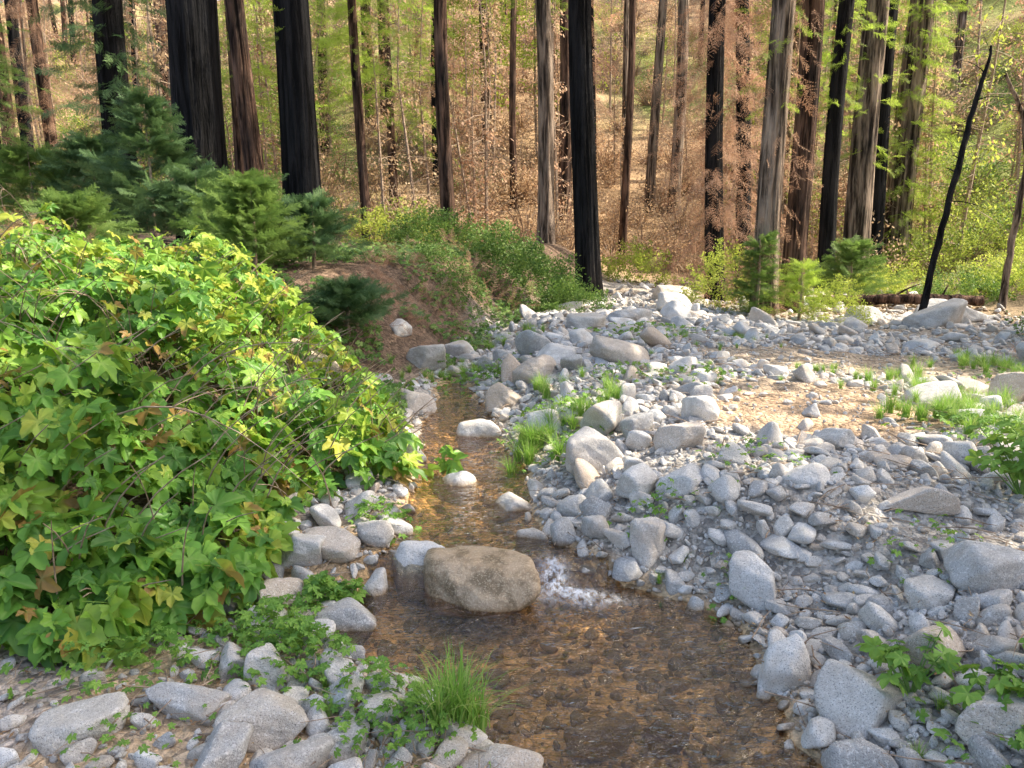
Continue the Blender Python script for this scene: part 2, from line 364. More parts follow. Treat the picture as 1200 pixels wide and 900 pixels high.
rot=np.stack([rng.normal(0,.4,n),rng.normal(0,.4,n),rng.uniform(0,6.28,n)],1)
scatter('river_rocks',protos,pos,rot,(S*1.2)[:,None]*rng.uniform(.75,1.3,(n,3)))
print('rocks',n)
n=30000
yy=1.6+8*rng.random(n)**1.6; xx=rng.uniform(-2.6,1,n)*1.0+rng.random(n)*(0.74*yy+2.2); 
keep=np.array([rng.random()<dens(a,b)*.9+.15*(a>np.interp(b,*XB)) for a,b in zip(xx,yy)]); xx=xx[keep];yy=yy[keep];n=len(xx)
s=rng.uniform(.005,.018,n)
small=[rock_mesh('gravel_%d'%i,500+i,2,gran,asp=(1,.8,.6)) for i in range(6)]
scatter('creek_gravel',small,np.stack([xx,yy,H(xx,yy)+s*.3],1),rng.uniform(0,6.28,(n,3)),s)

# ------------------------------------------------------------ leaf prototypes
def palm_leaf(seed,nout=72):
    r=np.random.default_rng(seed)
    th=np.linspace(-np.pi*.90+np.pi/2,np.pi*.90+np.pi/2,nout)   # gap at stem
    tips=np.array([90,90-56,90+56,90-118,90+118])*np.pi/180; L=np.array([1,.88,.88,.66,.66])*r.uniform(.92,1.08,5); W=np.array([.56,.54,.54,.56,.56])
    rad=np.full(nout,.52)
    for t,l,w in zip(tips,L,W):
        d=np.abs(th-t); rad=np.maximum(rad,.46+(l-.46)*np.clip(1-d/w,0,1)**.9)
    rad*=1+.035*np.sign(np.sin(np.arange(nout)*np.pi*.5+.3))
    vd=np.min(np.abs(th[:,None]-tips[None]),1)
    vein=(vd<.035).astype(float)
    att=[np.array([1.])]
    V=[np.zeros((1,3))]
    fr=[.35,.7,1.0]
    cup=r.uniform(-.34,-.05); sk_=r.uniform(-.15,.15)
    for fz in fr:
        R=rad*fz; fold=.12*np.clip(vd/.35,0,1)*fz; droop=cup*(R**2)
        V.append(np.stack([R*np.cos(th),R*np.sin(th),fold+droop+.05*np.sin(th*5+seed)*fz*fz+sk_*R*np.cos(th)*np.abs(R*np.cos(th))],1)); att.append(vein*(1.1-fz*.6))
    T=[]
    for i in range(nout-1): T.append([0,1+i,2+i])
    for k in range(2):
        a=1+k*nout;b=a+nout
        for i in range(nout-1): T+= [[a+i,b+i,b+i+1],[a+i,b+i+1,a+i+1]]
    V=np.concatenate(V);att=np.concatenate(att)
    pv,pf=tube([[0,0,0],[0,-.4,-.08],[0,-.9,-.35]],[.018,.016,.014],3)
    pf=np.concatenate([pf[:,[0,1,2]],pf[:,[0,2,3]]])
    T=np.array(T)
    f=np.concatenate([T,pf+len(V)]); att=np.concatenate([att,np.full(len(pv),.6)]); V=np.concatenate([V,pv])
    return V,f,att
def lobed_protos(name,mat,n=3,nout=72):
    out=[]
    for i in range(n):
        v,f,a=palm_leaf(i+1,nout); out.append(make_mesh('%s_%d'%(name,i),[(v,f)],[mat],{'vein':a},smooth=True))
    return out
bushmat=leaf_mat('thimbleberry_leaf',[(0,(.06,.17,.035)),(.3,(.13,.31,.05)),(.6,(.21,.43,.06)),(.9,(.35,.53,.08)),(.98,(.50,.50,.08)),(1,(.36,.22,.07))],.40,.42,'inst',patch=True)
bushyel=leaf_mat('thimbleberry_leaf_yellowing',[(0,(.22,.40,.05)),(.6,(.38,.51,.07)),(.94,(.54,.52,.08)),(1,(.36,.2,.07))],.42,.5,'inst')
weedmat=leaf_mat('weed_leaf',[(0,(.11,.26,.045)),(1,(.25,.44,.07))],.35,.5,'inst')
ivymat=leaf_mat('bank_ivy_leaf',[(0,(.06,.13,.03)),(.7,(.13,.25,.05)),(1,(.22,.31,.07))],.3,.5,'inst')
littermat=leaf_mat('fallen_leaf',[(0,(.16,.09,.05)),(.6,(.33,.20,.10)),(1,(.48,.35,.18))],.2,.7,'island')
lob=lobed_protos('lobed_leaf',bushmat,5); loby=lobed_protos('lobed_leaf_yellow',bushyel,2)
XE=([2.6,2.8,3.1,3.5,3.8,4.1,4.6,5.1,5.6,6.6,7.6],[-1.8,-1.35,-1.2,-1.32,-1.15,-.85,-.52,-.55,-.85,-1.3,-2.2])
n=10800
bx=rng.uniform(-4.6,-.3,n); by=rng.uniform(2.7,7.6,n)
edge=np.interp(by,*XE)+.34*fbm(by*2.6,by*0+3,66)*2
dist=np.minimum(edge-bx,(by-2.72)*1.3); dist=np.minimum(dist,(7.7-by))
k=(dist>0)&(rng.random(n)<np.interp(by,[2.7,5,7.6],[1,.8,.5])); bx=bx[k];by=by[k];dist=dist[k];n=len(bx)
lump=fbm(bx*1.3,by*1.3,12); lump2=vnoise(bx*3.0,by*3.0,15)
hb=np.interp(dist,[0,.25,.8,1.5,3],[.16,.34,.44,.47,.42])*(1+1.9*lump)+.48*(lump2-.5)*sst(0,.4,dist)
hb=np.maximum(hb,.1)
k=(lump2>.26)|(rng.random(n)<.2); bx=bx[k];by=by[k];hb=hb[k];lump=lump[k]; n=len(bx)
u=rng.random(n); z=H(bx,by)+hb*(1-.9*u**1.3)+.03
yaw=rng.normal(-.85,1.0,n)   # leaf tips hang outward over the slope
dr=np.stack([np.cos(yaw),np.sin(yaw),-rng.uniform(-.1,1.1,n)],1)
R=frames(dr,roll=rng.normal(0,.55,n))
hot=(fbm(bx*.8,by*.8,40)+.25*sst(4,6,by)+rng.normal(0,.12,n))>.29
idx=np.where(hot,5+rng.integers(0,2,n),rng.integers(0,5,n))
scatter('thimbleberry_bush',lob+loby,np.stack([bx,by,z],1),to_euler(R),(.05+.10*rng.random(n)**1.3)*np.interp(by,[2.8,4.2,7],[1.12,.95,.8]),idx)
print('bush leaves',n)
woodmat=M('dry_stem'); po=woodmat.coord('Position'); woodmat=woodmat.done(woodmat.pbsdf(woodmat.ramp(woodmat.noise(po,20,2),[(.3,(.18,.12,.08)),(.7,(.48,.37,.27))]),.8))
parts=[]
for i in range(340):
    y0=rng.uniform(2.9,6.8); xe=np.interp(y0,*XE); x0=xe-rng.uniform(.15,3); z0=H1(x0,y0); hgt=rng.uniform(.4,.9); a=rng.normal(-.7,.8)
    t=np.linspace(0,1,6); pts=np.stack([x0+np.cos(a)*.45*t**1.6,y0+np.sin(a)*.45*t**1.6,z0-.05+hgt*(t-.25*t*t)],1)
    parts.append(tube(pts,np.linspace(.006,.002,6),4))
add_obj('thimbleberry_stems',make_mesh('thimbleberry_stems',[catp(parts)],[woodmat],smooth=True))
def branching(base,dirn,L,r,depth=0,parts=None,bend=.35,rg=rng,drop=.3):
    if parts is None: parts=[]
    m_=7; t=np.linspace(0,1,m_); d=nrm(np.asarray(dirn,float)); side=nrm(rg.normal(size=3))
    pts=np.asarray(base)+d[None]*L*t[:,None]+side[None]*(bend*L*t[:,None]**2)*.6+np.array([0,0,-drop*L])[None]*t[:,None]**2
    parts.append(tube(pts,np.linspace(r,r*.35,m_),5))
    if depth>0:
        for q in range(rg.integers(3,6)):
            kx=rg.integers(2,6); nd=d+rg.normal(0,.55,3); branching(pts[kx],nd,L*rg.uniform(.35,.6),r*.5,depth-1,parts,bend,rg,drop)
    return parts
parts=[]
for (a,b,c,d_,L) in [(-1.9,3.6,.85,(.75,-.1,.35),.9),(-1.8,4.2,.9,(.6,-.3,.6),.9),(-2.6,3.6,1.0,(.35,-.2,.9),.9),(-3.0,4.3,1.2,(.2,-.2,.9),1.0),(-1.5,4.6,.7,(.5,-.5,.5),.8),(-3.3,4.8,1.3,(.3,-.2,.9),1.1),(-2.6,5.0,1.1,(-.3,-.2,.9),1.0),(-3.6,5.6,1.3,(.1,-.1,.9),1.1),(-4.2,6,1.4,(.2,0,.9),1.0)]:
    branching((a,b,c),d_,L,.005,2,parts,.5,rng,.55)
add_obj('bare_branch',make_mesh('bare_branch',[catp(parts)],[woodmat],smooth=True))

# sprays ----------------------------------
def needle_spray(seed,nt=13,nn=9):
    r=np.random.default_rng(seed); V=[];Fx=[];o=0
    segs=[(np.array([0,0,0.]),np.array([0,1.,-.12]),1.0,nn*2)]
    for i in range(nt):
        y0=.08+.85*i/nt
        for sgn in (-1,1):
            l=.42*(1-.65*y0)*r.uniform(.6,1.15); a=math.radians(r.uniform(36,64))
            segs.append((np.array([0,y0,-.12*y0*y0]),np.array([sgn*math.sin(a),math.cos(a),r.uniform(-.45,.15)]),l,nn))
    for p,d,l,k in segs:
        d=d/np.linalg.norm(d); s=nrm(np.cross(d,[0,0,1]))
        V+= [p-s*.004,p+s*.004,p+d*l]; Fx.append([o,o+1,o+2]);o+=3
        for j in range(k):
            t=(j+.5)/k; q=p+d*l*t
            for sg in (-1,1):
                nd=nrm(d*.75+s*sg*1.0+np.array([0,0,r.uniform(-.4,.4)])); nl=r.uniform(.05,.075)*(1.1-.5*t)
                w=d*.009
                V+=[q-w,q+w,q+nd*nl]; Fx.append([o,o+1,o+2]);o+=3
    return np.array(V),np.array(Fx)
def coarse_spray(seed,nt=11):
    r=np.random.default_rng(seed); V=[];Fx=[];o=0
    for i in range(nt):
        y0=.05+.9*i/nt
        for sgn in (-1,1):
            l=.38*(1-.6*y0)*r.uniform(.7,1.15); a=math.radians(r.uniform(38,62)); z=r.uniform(-.25,.1)
            d=np.array([sgn*math.sin(a),math.cos(a),z]); s=np.array([-d[1],d[0],0]); p=np.array([0,y0,-.15*y0*y0]); w=.035
            V+=[p,p+d*l*.5+s*w,p+d*l,p+d*l*.5-s*w];Fx.append([o,o+1,o+2,o+3]);o+=4
    return np.array(V),np.array(Fx)
def broad_spray(seed,n=34,lw=.32):
    r=np.random.default_rng(seed); V=[];Fx=[];o=0
    for i in range(n):
        y0=r.uniform(.1,1); p=np.array([r.normal(0,.16),y0,r.normal(0,.10)]); d=nrm(np.array([r.normal(0,.8),.6,r.normal(0,.5)])); nr_=nrm(np.array([r.normal(0,.5),r.normal(0,.5),1]))
        s=nrm(np.cross(d,nr_)); l=r.uniform(.10,.17)
        V+=[p,p+d*l*.5+s*l*lw-nr_*l*.06,p+d*l,p+d*l*.5-s*l*lw-nr_*l*.06];Fx.append([o,o+1,o+2,o+3]);o+=4
    return np.array(V),np.array(Fx)
def conifer_pts(h0,h1,R0,R1,nb,ns,rg,rise=.15,power=1.0,jit=.2):
    P=[];D=[];S=[];BR=[]
    for i in range(nb):
        t=(i+rg.random())/nb; z=h0+(h1-h0)*t; L=(R0+(R1-R0)*t**power)*rg.uniform(.5,1.2); a=rg.uniform(0,6.283)
        o=np.array([math.cos(a),math.sin(a),rise+rg.normal(0,.15)])
        BR.append((np.array([0,0,z]),o*L))
        for j in range(ns):
            u=(j+.6)/ns; 
            if u<.12: continue
            q=np.array([0,0,z])+o*L*u+np.array([0,0,-.18*L*u*u]); dd=o+np.array([-o[1],o[0],0])*rg.choice([-1,1])*rg.uniform(0,1.0)+rg.normal(0,.2,3)
            P.append(q);D.append(dd+np.array([0,0,-.25*u]));S.append(rg.uniform(.6,1.25))
    return np.array(P),np.array(D),np.array(S),BR
fir_dark=leaf_mat('fir_needles',[(0,(.05,.10,.04)),(.5,(.10,.19,.07)),(1,(.20,.30,.10))],.3,.6)
fir_light=leaf_mat('redwood_sprout_needles',[(0,(.20,.30,.04)),(.5,(.36,.50,.07)),(1,(.52,.62,.12))],.55,.6)
fir_mid=leaf_mat('redwood_needles',[(0,(.09,.16,.04)),(.5,(.16,.27,.06)),(1,(.28,.38,.09))],.45,.6)
tan=leaf_mat('dead_needles',[(0,(.24,.12,.07)),(.5,(.50,.30,.19)),(1,(.72,.52,.37))],.45,.8)
tan2=leaf_mat('dry_brush_leaves',[(0,(.30,.18,.10)),(.5,(.62,.43,.26)),(1,(.82,.66,.45))],.45,.8)
yelg=leaf_mat('yellow_green_leaves',[(0,(.22,.30,.05)),(.5,(.40,.48,.08)),(1,(.58,.60,.13))],.5,.6)
shrubg=leaf_mat('shrub_leaves',[(0,(.07,.14,.03)),(.5,(.14,.25,.05)),(1,(.27,.36,.08))],.35,.5)
def spr(name,fn,mat,k=3,**kw): return [make_mesh('%s_%d'%(name,i),[fn(i+3,**kw)],[mat]) for i in range(k)]
sp_dark=spr('fir_spray',needle_spray,fir_dark); sp_light=spr('sprout_spray',needle_spray,fir_light,nt=9,nn=6); sp_mid=spr('redwood_spray',needle_spray,fir_mid); sp_tan=spr('dead_spray',needle_spray,tan,nt=8,nn=4)
sp_shrub=spr('shrub_spray',broad_spray,shrubg); sp_yel=spr('yellow_spray',broad_spray,yelg)
def foliage(name,protos,P,D,S,origin,parent=None,roll=.5):
    R=frames(D,roll=rng.normal(0,roll,len(P)))
    return scatter(name,protos,P+np.asarray(origin)[None],to_euler(R),S,parent=parent)

barkm={'black':bark('burnt_bark',(.008,.008,.009),(.035,.032,.031),(.035,.026,.022),.54),
 'brown':bark('redwood_bark',(.05,.032,.025),(.22,.14,.10),(.26,.14,.09),.43),
 'pale':bark('pale_bark',(.10,.08,.065),(.40,.32,.25),(.30,.20,.14),.36)}
def trunk_mesh(name,r,h,lean,mat,seed,seg=48):
    rg=np.random.default_rng(seed)
    zs=np.concatenate([np.linspace(-.6,11,70),np.linspace(11.5,h,22)]); a=np.linspace(0,2*np.pi,seg,endpoint=False)
    A,Zz=np.meshgrid(a,zs)
    taper=np.clip(1-np.clip(Zz,0,None)/h,0.02,1)**.75; fl=1+.45*np.exp(-np.clip(Zz+.3,0,None)/.45)
    ph=rg.uniform(0,6,6); rid=0
    for k_,am in zip([5,9,14,21],[.05,.035,.05,.05]):
        rid=rid+am*np.abs(np.sin(A*k_/2*2*.5*1.0+ph[k_%6]+.5*np.sin(Zz*.35+ph[0])+.25*np.sin(Zz*1.3+k_)))
    rid+=.10*fbm(np.cos(A)*2+9,Zz*.8+np.sin(A)*2,seed)
    rr=r*taper*fl*(.92+rid)
    cx=lean[0]*Zz+.06*np.sin(Zz*.5+ph[1]); cy=lean[1]*Zz+.05*np.sin(Zz*.4+ph[2])
    V=np.stack([cx+rr*np.cos(A),cy+rr*np.sin(A),Zz],-1).reshape(-1,3)
    n_=seg;m_=len(zs); i=np.arange(m_-1)[:,None]*n_; j=np.arange(n_)[None]; j2=(j+1)%n_
    Fq=np.stack([i+j,i+j2,i+n_+j2,i+n_+j],-1).reshape(-1,4)
    return make_mesh(name,[(V,Fq)],[mat],smooth=True)
def crown_mesh(name,mat,h0,h1,R0,R1,nb,ns,seed,sc=1.3):
    rg=np.random.default_rng(seed); P_,D_,S_,BR=conifer_pts(h0,h1,R0,R1,nb,ns,rg,.05,1.3)
    v,f=coarse_spray(seed); R=frames(D_,roll=rg.normal(0,.5,len(P_)))
    a=replicate(v,f,R,S_*sc,P_)
    br=catp([tube([p,p+d*.5-[0,0,.03],p+d-[0,0,.18*np.linalg.norm(d)]],[.035,.02,.006],4) for p,d in BR])
    return make_mesh(name,[a,br],[mat,barkm['brown']],matidx=[0,1])
crowns=[crown_mesh('crown_%d'%i,fir_mid,18,32,1.3,.4,22,3,50+i,.9) for i in range(3)]
TREES=[ # x,y,r,leanx,kind
(-14.4,22,.25,0,'black'),(-16.4,26,.2,0,'brown'),(-18.2,30,.2,.0,'black'),(-13.8,24,.18,-.02,'brown'),(-8.8,18,.32,0,'black'),
(-5.0,13,.39,-.012,'black'),(-4.85,15,.18,-.03,'brown'),(-3.2,12.5,.24,-.045,'black'),(-3.62,13.1,.16,-.02,'black'),(-3.75,20,.12,-.01,'brown'),
(-3.65,24,.13,0,'brown'),(-1.5,19,.17,-.02,'brown'),(.9,20,.2,-.035,'pale'),(1.65,24,.2,-.02,'brown'),(1.50,15.5,.235,-.03,'black'),
(3.6,25,.13,0,'brown'),(4.2,16,.18,-.03,'black'),(5.0,17,.16,-.04,'black'),(4.5,13.5,.20,-.02,'pale'),(5.12,14,.19,-.015,'brown'),
(7.7,19,.19,0,'black'),(8.85,20,.31,-.01,'pale'),(9.7,21,.2,0,'black'),(10.9,22,.36,-.005,'pale'),(13.2,27,.25,.0,'brown'),
(-7.6,27,.2,0,'brown'),(-10.5,31,.25,0,'black'),(-1.0,31,.2,0,'brown'),(6.2,30,.22,0,'pale'),(11.5,34,.25,0,'pale'),(-5.8,33,.22,0,'brown'),
(-6.9,20,.13,.01,'brown'),(-2.6,28,.15,0,'black'),(.1,27,.12,-.01,'brown'),(7.0,25,.15,0,'brown'),(5.6,22,.14,-.02,'black'),
(-12.0,28,.2,.01,'brown'),(-9.2,24,.16,0,'black'),(2.7,31,.16,.0,'black'),(9.6,28,.18,.01,'brown')]
tree_objs=[]
for i,(tx,ty,r,lx,kd) in enumerate(TREES):
    e=bpy.data.objects.new('redwood_tree',None); scene.collection.objects.link(e)
    z0=H1(tx,ty); e.location=(tx,ty,z0); hh=34 if r>.18 else 24
    add_obj('trunk',trunk_mesh('trunk',r,hh,(lx,rng.normal(0,.004)),barkm[kd],i,seg=72 if ty<17 else 32),e)
    add_obj('crown',crowns[i%3],e,loc=(lx*16,0,0),rot=(0,0,rng.uniform(0,6)),scale=(.9,.9,1.0 if r>.18 else .72))
    tree_objs.append(e)
def sprouts(ti,protos,h0,h1,R0,R1,nb,ns,sc,name='trunk_sprouts'):
    tx,ty,r,lx,kd=TREES[ti]; rg=np.random.default_rng(900+ti)
    P_,D_,S_,_=conifer_pts(h0,h1,R0,R1,nb,ns,rg,-.1); P_[:,0]+=lx*P_[:,2]
    if name=='dead_foliage': D_[:,2]-=rg.uniform(.2,1.6,len(P_))
    R=frames(D_,roll=rg.normal(0,.9,len(P_)))
    scatter(name,protos,P_,to_euler(R),S_*sc,parent=tree_objs[ti])
sprouts(23,sp_light,.3,11,1.3,.9,340,5,.42)
sprouts(21,sp_light,3,10,.7,.6,90,4,.36)
sprouts(20,sp_light,4,8,.6,.6,50,4,.36)
sprouts(18,sp_light,3.5,7,.6,.5,40,3,.3)
sprouts(16,sp_tan,.6,9,1.5,1.2,190,4,.50,'dead_foliage')
sprouts(17,sp_tan,.3,9,1.0,1.0,110,4,.48,'dead_foliage')
sprouts(18,sp_tan,.2,8,.7,.6,80,3,.38,'dead_foliage')
sprouts(10,sp_light,3,9,2.2,1.6,170,6,.5)
sprouts(9,sp_light,4,8,1.6,1.4,120,5,.45)
sprouts(7,sp_light,3,7,.6,.5,16,3,.3)
sprouts(12,sp_light,5.5,9,1.2,1.2,50,4,.4)
sprouts(4,sp_dark,1,8,1.4,1.0,100,5,.5)
sprouts(0,sp_mid,2,9,1.4,1.0,80,5,.5)
sprouts(3,sp_tan,2,9,1.2,1.0,80,5,.5,'dead_foliage')
sprouts(25,sp_light,2,9,1.8,1.4,130,5,.6)
sprouts(31,sp_light,3,8,1.4,1.0,100,5,.45)
sprouts(27,sp_yel,3,12,2.2,1.8,110,4,.9)
sprouts(35,sp_tan,1,8,1.2,1.0,90,4,.5,'dead_foliage')
sprouts(38,sp_tan,3,12,2.0,1.5,90,4,.7,'dead_foliage')
sprouts(32,sp_tan,3,11,1.6,1.4,80,4,.6,'dead_foliage')
sprouts(39,sp_light,1,9,1.8,1.4,120,5,.6)

def young(name,x,y,h,R,nb,ns,protos,sc,rise=.55):
    rg=np.random.default_rng(int(abs(x*100+y*10))); e=bpy.data.objects.new(name,None); scene.collection.objects.link(e); e.location=(x,y,H1(x,y))
    tp=np.array([[0,0,-.1],[.02,0,h*.5],[0,.02,h]]); add_obj('stem',make_mesh('stem',[tube(tp,[.03,.02,.005],6)],[woodmat],smooth=True),e)
    P_,D_,S_,_=conifer_pts(.05,h,R,.08,nb,ns,rg,rise)
    R_=frames(D_,roll=rg.normal(0,.8,len(P_))); scatter('needles',protos,P_,to_euler(R_),S_*sc,parent=e)
young('young_fir_tree',-2.85,8.6,.95,.75,130,5,sp_mid,.23)
young('young_fir_tree',-1.75,8.1,.5,.7,110,5,sp_dark,.2)
young('young_fir_tree',-2.4,9.4,.8,.8,130,5,sp_dark,.22)
young('young_fir_tree',-3.3,9.6,1.0,.8,120,5,sp_mid,.25)
young('young_redwood_tree',-5.3,11.6,2.1,1.1,160,8,sp_dark,.26)
young('young_redwood_tree',-6.6,12.5,1.5,1.2,140,7,sp_dark,.28)
young('young_redwood_tree',-4.4,11.0,1.0,1.1,120,6,sp_dark,.28)
young('young_redwood_tree',-4.8,8.6,.7,.8,120,5,sp_mid,.24)
young('young_redwood_tree',-7.6,12.5,1.3,1.1,120,6,sp_mid,.3)
young('young_fir_tree',6.9,15.8,1.2,1.0,90,5,sp_mid,.32)
young('young_redwood_tree',4.75,12.7,.9,.6,100,4,sp_light,.22)
young('young_redwood_tree',4.2,13.2,1.3,.45,90,4,sp_mid,.24)
def shrub(name,x,y,rx,rz,n,protos,sc):
    d=nrm(rng.normal(size=(n,3))); d[:,2]=np.abs(d[:,2]); rr=rng.uniform(.35,1,n)**.6
    lump=1+.9*fbm(d[:,0]*2+x,d[:,1]*2+d[:,2]*2,7)
    P_=d*rr[:,None]*lump[:,None]*np.array([rx,rx,rz]); D_=d+rng.normal(0,.45,(n,3))
    P_[:,0]+=x;P_[:,1]+=y;P_[:,2]+=H(P_[:,0],P_[:,1])
    foliage(name,protos,P_,D_,rng.uniform(.6,1.3,n)*sc,(0,0,0))
shrub('evergreen_shrub',.25,13.4,.95,.75,420,sp_shrub,.30)
shrub('evergreen_shrub',-1.5,15.0,1.0,.6,300,sp_shrub,.30)
shrub('evergreen_shrub',.9,12.6,.55,.4,180,sp_shrub,.24)
shrub('evergreen_shrub',-.9,11.2,.5,.3,160,sp_shrub,.2)
shrub('evergreen_shrub',7.6,9.6,.9,.9,260,sp_shrub,.3)
shrub('dry_shrub',6.0,7.6,.7,.5,150,sp_tan,.3)
shrub('dry_shrub',-.5,12.2,.9,.35,160,sp_tan,.26)
shrub('dry_shrub',-4.4,7.0,.8,.5,200,sp_tan,.26)
shrub('dry_shrub',-1.3,10.2,.7,.3,160,sp_tan,.22)
shrub('dry_shrub',-1.5,9.0,.5,.25,120,sp_tan,.2)
shrub('sprouting_shrub',3.9,14.2,.6,1.0,190,sp_yel,.28)
shrub('sprouting_shrub',5.2,12.3,.45,.6,170,sp_yel,.2)
shrub('sprouting_shrub',3.2,20,.7,.8,140,sp_yel,.4)
shrub('sprouting_shrub',-2.4,17,1.0,.7,170,sp_yel,.36)
for (a,b,s_) in [(10.4,16.6,1),(9.2,18.6,1.0),(11.8,17.4,1.2),(12.4,20,1.3),(8.3,17.6,.7),(11.0,15.2,.8)]: shrub('sprouting_shrub',a,b,.9*s_,.55*s_,150,sp_yel,.32)
shrub('evergreen_shrub',9.4,16.2,.8,.5,150,sp_shrub,.3)
# low ground cover on the left bank
n=12000; yy=rng.uniform(5.2,16,n); xx=np.interp(yy,*XB)-rng.uniform(-.1,3.4,n)
k=(fbm(xx*.9,yy*.9,61)>-.09); xx=xx[k];yy=yy[k];n=len(xx)
ivy=lobed_protos('ivy_leaf',ivymat,2,24)
yaw=rng.uniform(-2.6,-.2,n); dd=np.stack([np.cos(yaw),np.sin(yaw),-rng.uniform(.1,.7,n)],1)
scatter('bank_ivy',ivy,np.stack([xx,yy,H(xx,yy)+rng.uniform(.02,.16,n)],1),to_euler(frames(dd,roll=rng.normal(0,.4,n))),rng.uniform(.03,.06,n))
# small weeds near the front
weed=lobed_protos('weed_leaf',weedmat,2)
spots=[(-.85,2.72,.25,280,.012,.034),(-.48,2.45,.2,170,.012,.03),(-1.0,2.9,.3,360,.015,.035),(-.85,3.25,.14,130,.02,.045),(-.35,2.25,.25,160,.012,.03),(-1.5,2.75,.35,300,.015,.035),(.75,3.7,.2,60,.012,.03),(1.0,3.25,.15,40,.012,.03),(-.7,3.95,.2,90,.02,.04),(-1.2,2.1,.3,70,.012,.025),(.4,4.9,.3,90,.02,.04),(1.6,2.0,.35,130,.015,.04),
 (.3,5.6,.4,160,.02,.04),(1.0,6.4,.4,100,.02,.04),(1.5,6.2,.4,80,.02,.04),(3.0,4.6,.5,200,.02,.045),(1.8,3.1,.3,60,.012,.03),(1.3,4.0,.3,60,.012,.03),(-.3,7.6,.5,160,.02,.045),(1.5,9,.8,120,.03,.05),(4.7,6.4,.6,160,.025,.05)]
px_=[];sc_=[]
for (a,b,r,n_,s0,s1) in spots:
    q=rng.normal(0,r*.5,(n_,2)); X_=a+q[:,0];Y_=b+q[:,1]; px_.append(np.stack([X_,Y_,H(X_,Y_)+rng.uniform(.02,.14,n_)*np.exp(-(q**2).sum(1)/r**2)+.02],1)); sc_.append(rng.uniform(s0,s1,n_))
px_=np.concatenate(px_);sc_=np.concatenate(sc_);n=len(px_); yaw=rng.uniform(0,6.28,n); dd=np.stack([np.cos(yaw),np.sin(yaw),-rng.uniform(-.1,.6,n)],1)
scatter('creekside_weeds',weed,px_,to_euler(frames(dd,roll=rng.normal(0,.4,n))),sc_)
def weed_plant(x,y,n,h,s):
    z0=H1(x,y); parts=[];P_=[];D_=[]
    for i in range(n):
        a=rng.uniform(0,6.28); r=rng.uniform(.15,1)*h*.7; hh=h*rng.uniform(.4,1); t=np.linspace(0,1,5)
        pts=np.stack([x+np.cos(a)*r*t,y+np.sin(a)*r*t,z0+hh*(1.3*t-.3*t*t)],1); parts.append(tube(pts,np.linspace(.004,.002,5),4))
        P_.append(pts[-1]);D_.append([np.cos(a),np.sin(a),-.3]); 
        P_.append(pts[3]);D_.append([np.cos(a+1),np.sin(a+1),-.2])
    e=add_obj('weed_plant',make_mesh('weed_plant',[catp(parts)],[leafstem],smooth=True))
    P_=np.array(P_);D_=np.array(D_); scatter('leaves',weed,P_,to_euler(frames(D_,roll=rng.normal(0,.4,len(P_)))),rng.uniform(.7,1.2,len(P_))*s,parent=e)
q=M('green_stem'); leafstem=q.done(q.pbsdf((.16,.28,.07),.6))
weed_plant(1.33,2.32,12,.22,.055); weed_plant(1.5,2.15,14,.18,.05); weed_plant(2.5,3.6,26,.34,.07); weed_plant(2.8,3.9,20,.3,.07); weed_plant(1.75,2.2,12,.15,.045); weed_plant(-.78,3.32,10,.16,.05)
def grass_proto(seed,nb,spread=.25):
    r=np.random.default_rng(seed); V=[];Fx=[];o=0
    for i in range(nb):
        a=r.uniform(0,6.283); p=np.array([r.normal(0,.07),r.normal(0,.07),0]); out=np.array([math.cos(a),math.sin(a),0]); L=r.uniform(.55,1.05); le=r.uniform(.15,.9); w=r.uniform(.007,.013); s=np.array([-out[1],out[0],0])*w
        K=6
        for k_ in range(K+1):
            t=k_/K; c_=p+out*L*le*t**1.7+np.array([0,0,L*(t-.45*le*t**2.4)]); ww=s*(1-t**2*.95); V+=[c_-ww,c_+ww]
        for k_ in range(K): Fx.append([o+2*k_,o+2*k_+1,o+2*k_+3,o+2*k_+2])
        o+=2*(K+1)
    return np.array(V),np.array(Fx)
grassm=leaf_mat('grass_blades',[(0,(.16,.32,.05)),(.6,(.30,.50,.08)),(1,(.50,.54,.20))],.4,.5,'island')
gp=[make_mesh('grass_%d'%i,[grass_proto(i,80)],[grassm],smooth=True) for i in range(3)]
def grass(name,items,lift=0):
    P_=np.array([[a,b,H1(a,b)+lift] for a,b,_ in items]); s=np.array([c_ for _,_,c_ in items]); n_=len(items)
    scatter(name,gp,P_,np.stack([np.zeros(n_),np.zeros(n_),rng.uniform(0,6,n_)],1),s)
grass('grass_clump',[(-.18,2.30,.30),(-.24,2.26,.26),(-.12,2.32,.24),(-.22,2.36,.22)],.04)
def patch(cx,cy,r,n_,s0,s1): return [(cx+rng.normal(0,r*.5),cy+rng.normal(0,r*.5),rng.uniform(s0,s1)) for _ in range(n_)]
grass('grass_patch',patch(.26,5.2,.3,20,.14,.26)+patch(.55,5.5,.4,14,.12,.2)+patch(.2,6.6,.4,10,.12,.22),.03)
grass('grass_patch',patch(3.0,5.0,.5,38,.12,.22)+patch(3.4,5.9,.6,40,.12,.22)+patch(4.6,7.2,.6,34,.1,.2)+patch(2.9,6.4,.6,16,.06,.13),.02)
grass('grass_patch',patch(-.7,2.5,.3,14,.04,.09)+patch(-.95,2.95,.3,10,.04,.1)+patch(1.4,2.2,.4,12,.05,.1)+patch(.8,3.6,.3,8,.04,.08)+patch(2.2,8.6,1.2,26,.06,.14)+patch(1.6,6.6,.8,14,.06,.12)+patch(-.6,8,.5,24,.1,.18)+patch(0,10,.6,20,.1,.2)+patch(10.5,17,1.6,60,.2,.4))
tw=[]
